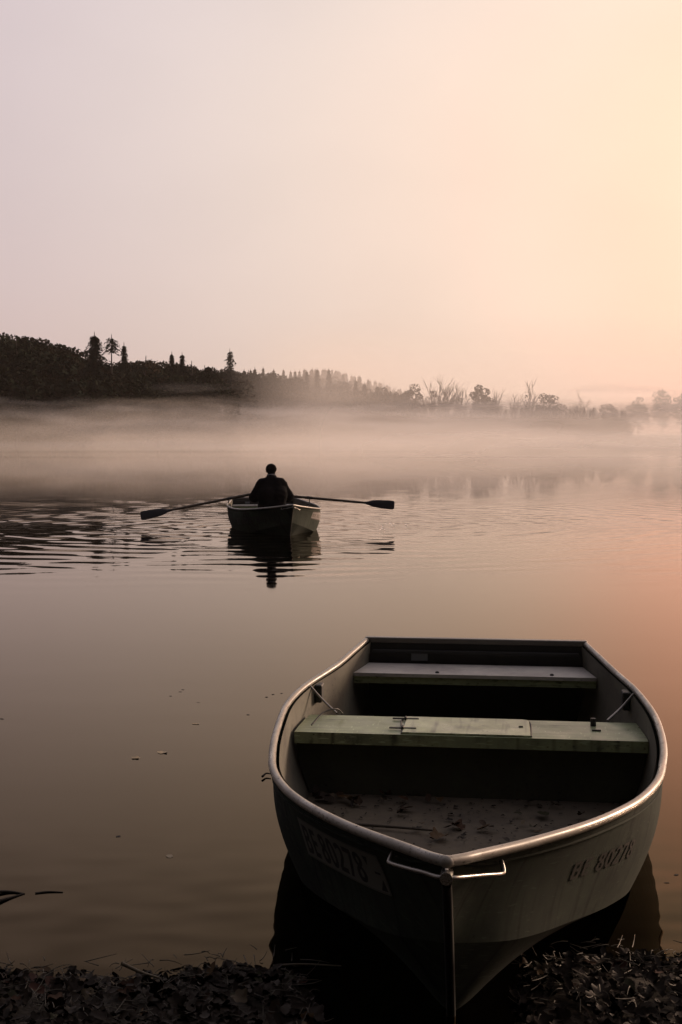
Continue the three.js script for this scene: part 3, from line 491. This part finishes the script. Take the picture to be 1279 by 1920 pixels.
{
  const o = new THREE.Group(), O = V(0, 0.32, -2.52);                   // seated on the middle seat, facing the stern (-z)
  o.position.copy(farBoat.localToWorld(O.clone())); o.rotation.y = boatAx;
  const hl = handL.clone().sub(O), hr = handR.clone().sub(O);
  const hip = V(0, 0.10, 0.02), waist = V(0, 0.26, 0.05), chest = V(0, 0.45, -0.01), neck0 = V(0, 0.565, -0.06), neck1 = V(0, 0.635, -0.095), head = V(0, 0.715, -0.125);
  const skin = [], jacket = [], trousers = [], shoes = [];
  skin.push([hip, waist, 0.115, 0.11], [waist, chest, 0.11, 0.10], [chest, neck0, 0.09, 0.06], [neck0, neck1, 0.056, 0.052]);
  jacket.push([V(-0.085, 0.08, 0.03), V(-0.1, 0.3, 0.05), 0.15, 0.165], [V(0.085, 0.08, 0.03), V(0.1, 0.3, 0.05), 0.15, 0.165], [V(-0.1, 0.3, 0.05), V(-0.1, 0.46, 0.0), 0.165, 0.13], [V(0.1, 0.3, 0.05), V(0.1, 0.46, 0.0), 0.165, 0.13], [chest, neck0, 0.13, 0.085], [neck0, V(0, 0.61, -0.075), 0.085, 0.078], [V(-0.02, 0.57, 0.02), V(0.02, 0.57, 0.02), 0.05, 0.05]);
  const hands = [];
  for (const [s, h] of [[-1, hl], [1, hr]]) {
    const sh = V(s * 0.17, 0.47, -0.02), wrist = h.clone().add(V(s * 0.01, 0.03, 0.085)), el = V(s * 0.305, 0.25, -0.08);
    const hipJ = V(s * 0.09, 0.1, -0.02), knee = V(s * 0.13, 0.17, -0.46), ankle = V(s * 0.12, -0.17, -0.70), toe = V(s * 0.125, -0.215, -0.86);
    skin.push([V(0, 0.5, -0.04), sh, 0.06, 0.06], [sh, el, 0.056, 0.043], [el, wrist, 0.042, 0.028], [wrist, wrist.clone().lerp(h, 0.45), 0.028, 0.03], [hip, hipJ, 0.11, 0.09], [hipJ, knee, 0.085, 0.055], [knee, ankle, 0.055, 0.038], [ankle, toe, 0.036, 0.026]);
    jacket.push([V(0, 0.53, -0.03), sh, 0.09, 0.1], [sh, el, 0.1, 0.092], [el, wrist.clone().lerp(el, 0.08), 0.09, 0.05]);
    trousers.push([hip, hipJ, 0.125, 0.11], [hipJ, knee, 0.105, 0.072], [knee, ankle.clone().add(V(0, 0.03, 0.01)), 0.07, 0.06]);
    shoes.push([ankle.clone().add(V(0, -0.045, 0.03)), ankle.clone().add(V(0, -0.03, -0.02)), 0.05, 0.05], [ankle.clone().add(V(0, -0.04, -0.02)), toe, 0.046, 0.036]);
    // hand closed round the grip
    const ax = (s < 0 ? bladeL.clone().sub(lockL) : bladeR.clone().sub(lockR)).normalize(), bk = V(0, 0, 1).addScaledVector(ax, -ax.z).normalize(), upv = bk.clone().cross(ax).normalize(); if (upv.y < 0) upv.negate();
    const onRing = (deg, r, along) => h.clone().addScaledVector(ax, along).addScaledVector(bk, Math.cos(deg * D2R) * r).addScaledVector(upv, Math.sin(deg * D2R) * r);
    const hb = [[wrist, onRing(75, 0.045, 0), 0.026, 0.022]];
    [[0.033, 0.95], [0.011, 1.05], [-0.011, 1.0], [-0.032, 0.82]].forEach(([al, L]) => { const al2 = al * 0.95; hb.push([onRing(48, 0.052, al * 0.7), onRing(92, 0.033, al2), 0.0135, 0.011], [onRing(92, 0.033, al2), onRing(92 + 62 * L, 0.028, al2), 0.0095, 0.009], [onRing(92 + 62 * L, 0.028, al2), onRing(92 + 118 * L, 0.027, al2), 0.009, 0.0085], [onRing(92 + 118 * L, 0.027, al2), onRing(92 + 165 * L, 0.027, al2), 0.0085, 0.0075]); });
    hb.push([onRing(45, 0.055, 0.02), onRing(0, 0.036, 0.042), 0.014, 0.011], [onRing(0, 0.036, 0.042), onRing(-60, 0.028, 0.03), 0.0105, 0.009], [onRing(-60, 0.028, 0.03), onRing(-105, 0.027, 0.012), 0.009, 0.008]);
    hands.push(march(field(hb, 0.006), h.clone().lerp(wrist, 0.3), 0.11, 64));
  }
  const hd = [[head.clone().add(V(0, 0.018, 0.02)), head.clone().add(V(0, 0.012, -0.03)), 0.083, 0.08], [head.clone().add(V(0, -0.03, -0.045)), head.clone().add(V(0, -0.085, -0.068)), 0.06, 0.035], [neck1, head.clone().add(V(0, -0.04, 0.01)), 0.052, 0.058], [head.clone().add(V(0, 0.0, -0.103)), head.clone().add(V(0, -0.03, -0.122)), 0.009, 0.014]];
  for (const s of [-1, 1]) hd.push([head.clone().add(V(s * 0.08, -0.02, 0.012)), head.clone().add(V(s * 0.084, 0.018, 0.018)), 0.011, 0.014], [head.clone().add(V(s * 0.035, -0.028, -0.085)), head.clone().add(V(s * 0.05, -0.02, -0.07)), 0.022, 0.02], [head.clone().add(V(s * 0.012, 0.022, -0.1)), head.clone().add(V(s * 0.05, 0.024, -0.086)), 0.01, 0.008]);
  const skinM = std(0.32, 0.18, 0.12, 0.6), body = part('body', mergeGeometries([march(field(skin, 0.03), V(0, 0.22, -0.36), 0.72, 110), march(field(hd, 0.014), head.clone().add(V(0, -0.02, 0)), 0.17, 84), ...hands]), skinM, o);
  part('jacket', march((() => { const f = field(jacket, 0.04); return (p) => f(p) + 0.012 * perlin.noise(p.x * 9, p.y * 14, p.z * 9) + 0.005 * perlin.noise(p.x * 26, p.y * 34, p.z * 26); })(), V(0, 0.3, -0.12), 0.62, 100), new THREE.MeshPhysicalMaterial({ color: new THREE.Color().setRGB(0.007, 0.007, 0.008), roughness: 1, specularIntensity: 0.1 }), body);
  part('trousers', march(field(trousers, 0.03), V(0, 0.02, -0.34), 0.56, 84), std(0.014, 0.015, 0.02, 0.9), body);
  for (const s of [0, 1]) part('shoe', march(field(shoes.slice(s * 2, s * 2 + 2), 0.02), V((s ? 1 : -1) * 0.122, -0.2, -0.76), 0.2, 48), mat.black, body);
  const hairF = field([[head.clone().add(V(0, 0.034, 0.022)), head.clone().add(V(0, 0.036, -0.02)), 0.096, 0.088], [head.clone().add(V(0, -0.03, 0.05)), head.clone().add(V(0, 0.02, 0.03)), 0.062, 0.09]], 0.02);
  part('hair', march((p) => Math.max(hairF(p), -(p.z - (head.z - 0.065 + Math.max(0, head.y + 0.05 - p.y) * 1.1))) - 0.004 * (0.5 + perlin.noise(p.x * 70, p.y * 70, p.z * 70)) + 0.002, head.clone().add(V(0, 0.02, 0.02)), 0.16, 64), new THREE.MeshPhysicalMaterial({ color: new THREE.Color().setRGB(0.009, 0.008, 0.007), roughness: 1, specularIntensity: 0.1 }), body);
  const col = new THREE.TorusGeometry(0.078, 0.011, 8, 28); col.rotateX(Math.PI / 2 - 0.35); col.translate(0, 0.625, -0.078); part('collar', col, std(0.22, 0.22, 0.23, 0.9), body);
  for (const s of [-1, 1]) { const e = new THREE.SphereGeometry(0.011, 12, 8); e.translate(head.x + s * 0.031, head.y + 0.006, head.z - 0.098); part('eye', e, std(0.4, 0.4, 0.38, 0.3), body); }
  const mo = new RoundedBoxGeometry(0.045, 0.009, 0.008, 2, 0.004); mo.translate(0, head.y - 0.062, head.z - 0.103); part('mouth', mo, std(0.22, 0.09, 0.075, 0.6), body);
  thing(o, 'person', 'person in dark jacket seen from behind, rowing the small boat with both oars', 'person');
}

// ---------------------------------------------------------------- near bank
const bankEdge = (x) => -3.69 - 0.11 * sstep(0.1, 0.9, x) + 0.15 * fbm(x * 2.3, 0.3, 0.9, 5) + 0.75 * sstep(-0.14, 0.06, x) * sstep(0.56, 0.38, x);
const bankH = (x, z) => { const r = z - bankEdge(x); return -0.35 * sstep(0.25, -1.2, r) * sstep(0.02, -0.3, r) - 0.012 + 0.06 * sstep(-0.12, 0.3, r) + 0.05 * Math.max(0, r - 0.2) * sstep(0, 4, r) + 0.05 * fbm(x * 2.6, z * 2.6, 1.1, 4) * sstep(-0.05, 0.2, r); };
const bank = special(new THREE.Mesh(mergeGeometries([
  grid(200, 60, (a, b) => { const x = lerp(-3, 3.5, a), z = lerp(-4.9, -1.5, b); return [x, bankH(x, z), z, x * 2, z * 2]; }, true),
  grid(60, 60, (a, b) => { const x = lerp(-240, 240, a), z = lerp(-1.5, 160, b * b); return [x, Math.abs(x) < 3.6 && b < 0.01 ? bankH(x, -1.5) : 0.12 + 0.05 * Math.max(0, z + 3) * sstep(-2, 6, z), z, x * 2, z * 2]; }, true),
  grid(40, 12, (a, b) => { const x = lerp(-240, -3, a), z = lerp(-4.9, -1.5, b); return [x, bankH(x, z), z, x * 2, z * 2]; }, true),
  grid(40, 12, (a, b) => { const x = lerp(3.5, 240, a), z = lerp(-4.9, -1.5, b); return [x, bankH(x, z), z, x * 2, z * 2]; }, true),
]), mat.soil), 'shore', 'structure', 'dark muddy bank covered in fallen leaves');
function leafShape(kind, r) {                                           // an outline bent along its midrib, a few dozen triangles
  const n = 22, p = [0, 0, 0], idx = [], L = 0.5;
  for (let i = 0; i < n; i++) {
    const a = i / n * 6.283; let q = kind === 'lobed' ? 0.34 + 0.17 * Math.abs(Math.cos(2.5 * a)) ** 1.5 + 0.03 * Math.sin(11 * a) : 0.5 / Math.sqrt((Math.cos(a)) ** 2 + (Math.sin(a) / (kind === 'narrow' ? 0.34 : 0.58)) ** 2);
    q *= 0.93 + 0.12 * r();
    const x = Math.cos(a) * q, z = Math.sin(a) * q; p.push(x, 0, z); idx.push(0, 1 + (i + 1) % n, 1 + i);
  }
  const c1 = 0.4 + 0.9 * r(), c2 = (r() - 0.4) * 0.8, tw = (r() - 0.5) * 0.8;
  for (let i = 0; i < p.length; i += 3) { const x = p[i], z = p[i + 2]; p[i + 1] = c1 * z * z * 1.3 + c2 * x * x + tw * x * z + 0.05 * (r() - 0.5) + 0.05 * Math.abs(z); }
  const st = p.length / 3; p.push(-0.5, c2 * 0.25, 0.012, -0.5, c2 * 0.25, -0.012, -0.8, c2 * 0.4 + 0.05, 0); idx.push(st, st + 1, st + 2);
  const g = new THREE.BufferGeometry(); g.setAttribute('position', new THREE.Float32BufferAttribute(p, 3)); g.setIndex(idx); g.computeVertexNormals(); return g;
}
const lr = rng(404), leafGeo = ['lobed', 'lobed', 'oval', 'oval', 'narrow', 'lobed', 'oval', 'narrow'].map((k) => leafShape(k, lr));
const deadLeaf = [[0.045, 0.026, 0.013], [0.025, 0.017, 0.010], [0.07, 0.033, 0.015], [0.016, 0.012, 0.008], [0.10, 0.062, 0.025], [0.035, 0.038, 0.014], [0.065, 0.022, 0.012], [0.13, 0.11, 0.075]].map((c) => new THREE.MeshPhysicalMaterial({ color: new THREE.Color().setRGB(c[0] * 0.55, c[1] * 0.5, c[2] * 0.45), roughness: 0.7, specularIntensity: 0.4 }));
const pickLeaf = (r) => deadLeaf[Math.min(7, Math.floor(Math.pow(r(), 1.4) * 8))];
{
  const r = rng(99), stuff = [], M = new THREE.Matrix4(), Q = new THREE.Quaternion(), E = new THREE.Euler();
  let n = 0;
  for (let i = 0; i < 4600; i++) {
    const x = lerp(-1.35, 1.4, r()), z = bankEdge(x) + 0.72 * r() - 0.05, pile = 0.035 * r() * sstep(-0.05, 0.2, z - bankEdge(x)), s = 0.014 + 0.044 * Math.pow(r(), 2.2) + 0.008 * r();
    const y = Math.max(0.004, bankH(x, z)) + 0.008 + pile, q = Q.setFromEuler(E.set((r() - 0.5) * 1.3, yaw(r), (r() - 0.5) * 1.3)), g = leafGeo[Math.floor(r() * 8)];
    M.compose(V(x, y, z), q, V(s, s, s));
    if (n < 300 && s > 0.030 && z < bankEdge(x) + 0.42) { const m = part(numbered('leaf'), g, pickLeaf(r), bank); m.applyMatrix4(M); n++; } else { const c = g.clone().applyMatrix4(M); stuff.push(c); }
  }
  const lit = part('leaf_litter', mergeGeometries(stuff), deadLeaf[1], bank); lit.userData.kind = 'stuff';
  const bits = [];
  for (let i = 0; i < 700; i++) { const x = lerp(-1.35, 1.4, r()), z = bankEdge(x) + 0.5 * r() - 0.05, l = 0.025 + 0.075 * r() * r(), a = yaw(r), y = Math.max(0.004, bankH(x, z)) + 0.02 + 0.05 * r(); bits.push(taper([V(x, y, z), V(x + Math.cos(a) * l * 0.5, y + 0.006 * r(), z + Math.sin(a) * l * 0.5), V(x + Math.cos(a) * l, y + (r() - 0.4) * 0.03, z + Math.sin(a) * l)], 0.0018, 0.0008, 3, 4)); }
  const tw = part('plant_debris', mergeGeometries(bits), std(0.05, 0.042, 0.026, 0.6), bank); tw.userData.kind = 'stuff';
}
function twig(name, pts, r0, label, m = mat.bark, category = 'twig') { const o = new THREE.Mesh(taper(pts, r0, r0 * 0.5, 12, 6), m); return thing(o, name, label, category); }
const paleTwig = std(0.14, 0.115, 0.075, 0.7);
const groundAt = (x, y, h = 0) => { const v = V((x - 639.5) / F, -(y - 960) / F, -1).applyEuler(camera.rotation), t = (h - EYE) / v.y; return V(v.x * t, h, v.z * t); };
twig('twig', [groundAt(228, 1806, 0.1), groundAt(262, 1822, 0.07), groundAt(300, 1834, 0.05)], 0.006, 'short pale stick poking up from the leaves at the left bank', paleTwig);
twig('twig', [groundAt(455, 1838, 0.03), groundAt(478, 1832, 0.06), groundAt(490, 1829, 0.085)], 0.005, 'little dark stick standing out of the leaves left of the bow shadow', mat.bark);
twig('reed_stalk', [groundAt(-14, 1672, 0.008), groundAt(20, 1672, 0.003), groundAt(46, 1676, 0.001)], 0.006, 'thin dark stalk floating at the left edge, upper of the two', mat.bark, 'reed');
twig('reed_stalk', [groundAt(-14, 1692, 0.008), groundAt(16, 1684, 0.003), groundAt(44, 1676, 0.001)], 0.006, 'thin dark stalk floating at the left edge, lower of the two', mat.bark, 'reed');
twig('reed_stalk', [groundAt(66, 1675, 0.001), groundAt(90, 1672, 0.002), groundAt(118, 1673, 0.001)], 0.004, 'faint dark stalk on the water right of the crossed pair', mat.bark, 'reed');
twig('twig', [groundAt(512, 1811, 0.004), groundAt(560, 1808, 0.006), groundAt(640, 1811, 0.004)], 0.004, 'thin twig lying on the water at the edge of the boat reflection', paleTwig);
twig('twig', [groundAt(492, 1456, 0.01), groundAt(500, 1450, 0.012), groundAt(508, 1451, 0.012)], 0.006, 'tiny curled twig on the water at the left side of the boat', mat.bark);
function leafThing(at, s, g, m, r, label, group, tilt = 0.25) { const o = new THREE.Mesh(g, m); o.position.copy(at); o.rotation.set((r() - 0.5) * tilt, yaw(r), (r() - 0.5) * tilt); o.scale.set(s, s * (group ? 1 : 0.3), s); return thing(o, 'fallen_leaf', label, 'leaf', group); }
{
  const r = rng(61), pale = std(0.30, 0.24, 0.15, 0.7);
  [[305, 1411, 'pale leaf floating on the dark water left of the boat, larger of the pair'], [255, 1421, 'smaller pale leaf floating beside the larger one left of the boat'], [367, 1357, 'faint pale leaf floating up from the pair left of the boat'], [318, 1605, 'pale leaf floating alone on the dark water near the left bank'], [4, 1348, 'dark leaf floating at the left edge of the picture']].forEach(([x, y, l], i) => leafThing(groundAt(x, y, 0.001), 0.055 - 0.004 * i, leafGeo[i], i === 4 ? deadLeaf[3] : pale, r, l, null, 0.1));
  const bits = []; for (const [x, y] of [[320, 1305], [338, 1297], [343, 1293], [372, 1317], [500, 1307], [512, 1302], [528, 1300], [465, 1340], [1075, 1245], [222, 1568], [1268, 1640], [1250, 1655]]) { const p = groundAt(x, y, 0.001), g = leafGeo[Math.floor(r() * 8)].clone(); g.scale(0.022, 0.004, 0.022); g.rotateY(yaw(r)); g.translate(p.x, p.y, p.z); bits.push(g); }
  special(new THREE.Mesh(mergeGeometries(bits), deadLeaf[3]), 'floating_debris', 'stuff', 'specks of leaf debris floating on the lake');
  // in the boat
  for (let i = 0; i < 64; i++) {
    const u = lerp(1.25, 2.35, Math.pow(r(), 0.38)), w = halfAt(u, 0.04) - 0.06, x = clamp((r() * 2 - 1) * 1.15 + 0.25 * perlin.noise(i * 0.7, 2, 3), -1, 1) * w;
    leafThing(nearBoat.localToWorld(V(x, 0.052 + 0.012 * r(), -u)), 0.03 + 0.055 * r() * r(), leafGeo[Math.floor(r() * 8)], pickLeaf(r), r, 'dry fallen leaf lying on the floor of the empty boat', 'dry leaves on the floor of the empty boat', 0.9);
  }
  const crumbs = []; for (let i = 0; i < 520; i++) { const u = lerp(0.7, 2.35, Math.pow(r(), 0.6)), w = Math.max(0.01, halfAt(u, 0.04) - 0.05), lump = perlin.noise(u * 5, i % 7, 2.2), q = nearBoat.localToWorld(V(clamp((r() * 2 - 1) + 0.5 * lump, -1, 1) * w, 0.043, -u)), big = r() < 0.12, g = leafGeo[Math.floor(r() * 8)].clone(), k = big ? 0.022 : 0.006 + 0.010 * r(); g.scale(k * (0.6 + r()), k * 0.8, k * (0.5 + r())); g.rotateY(yaw(r)); g.rotateX((r() - 0.5) * 0.6); g.translate(q.x, q.y + 0.004, q.z); crumbs.push(g); }
  special(new THREE.Mesh(mergeGeometries(crumbs), deadLeaf[3]), 'dirt_crumbs', 'stuff', 'crumbled leaves and dirt on the boat floor');
  const tp = [[600, 1548], [660, 1546], [730, 1550], [812, 1557]].map(([x, y], i) => groundAt(x, y, 0.055 + 0.006 * (i % 2)));
  twig('twig', tp, 0.008, 'dark curved twig lying on the floor inside the empty boat', mat.bark);
}
// splash drops beside the right oar
{
  const r = rng(8), gs = []; for (let i = 0; i < 14; i++) { const p = groundAt(lerp(705, 772, r()), lerp(980, 994, r()), 0.01 + 0.08 * r() * r()), g = new THREE.IcosahedronGeometry(0.005 + 0.008 * r(), 1); g.scale(1.6, 0.8, 1); g.translate(p.x, p.y, p.z); gs.push(g); }
  special(new THREE.Mesh(mergeGeometries(gs.map((g) => (g.index ? g.toNonIndexed() : g))), new THREE.MeshPhysicalMaterial({ color: 0xffffff, roughness: 0.05, ior: 1.33, transmission: 1, thickness: 0.02 })), 'water_splash', 'stuff', 'drops of water falling from the right oar');
}
// unseen wood and boughs added to shade the boat, suggested by the fallen leaves
{
  const r = rng(321), geo = mergeGeometries([limbs(10, 7, r, 8, 0.25).deleteAttribute('uv'), broadleafCrown(10, 8.5, r, 44, 70, 0.36, 0.12)]), at = [], M = new THREE.Matrix4(), Q = new THREE.Quaternion(), UP = V(0, 1, 0);
  for (let i = 0; i < 150; i++) { const x = (r() * 2 - 1) * 45, z = lerp(5.5, 26, r()), k = 1.1 + 0.7 * r(); at.push(M.compose(V(x, 0.2, z), Q.setFromAxisAngle(UP, yaw(r)), V(k, k, k)).clone()); }
  const im = new THREE.InstancedMesh(geo, leafMat[2], at.length); at.forEach((a, k) => im.setMatrixAt(k, a)); special(im, 'added_shade_woodland', 'stuff', 'unseen autumn wood added behind the viewer to shade the boat');
  const c = []; for (let i = 0; i < 60; i++) c.push([(r() * 2 - 1) * 8, lerp(4.6, 8.5, r()), lerp(0.8, 8, r()), 0.7 + 0.6 * r()]);  // leaf clumps added out of view overhead to dim light from above
  special(new THREE.Mesh(leafCloud(c, 110, 0.13, r), leafMat[2]), 'added_shade_foliage', 'stuff', 'unseen boughs added above the viewer to shade the boat');
}
renderer.render(scene, camera);
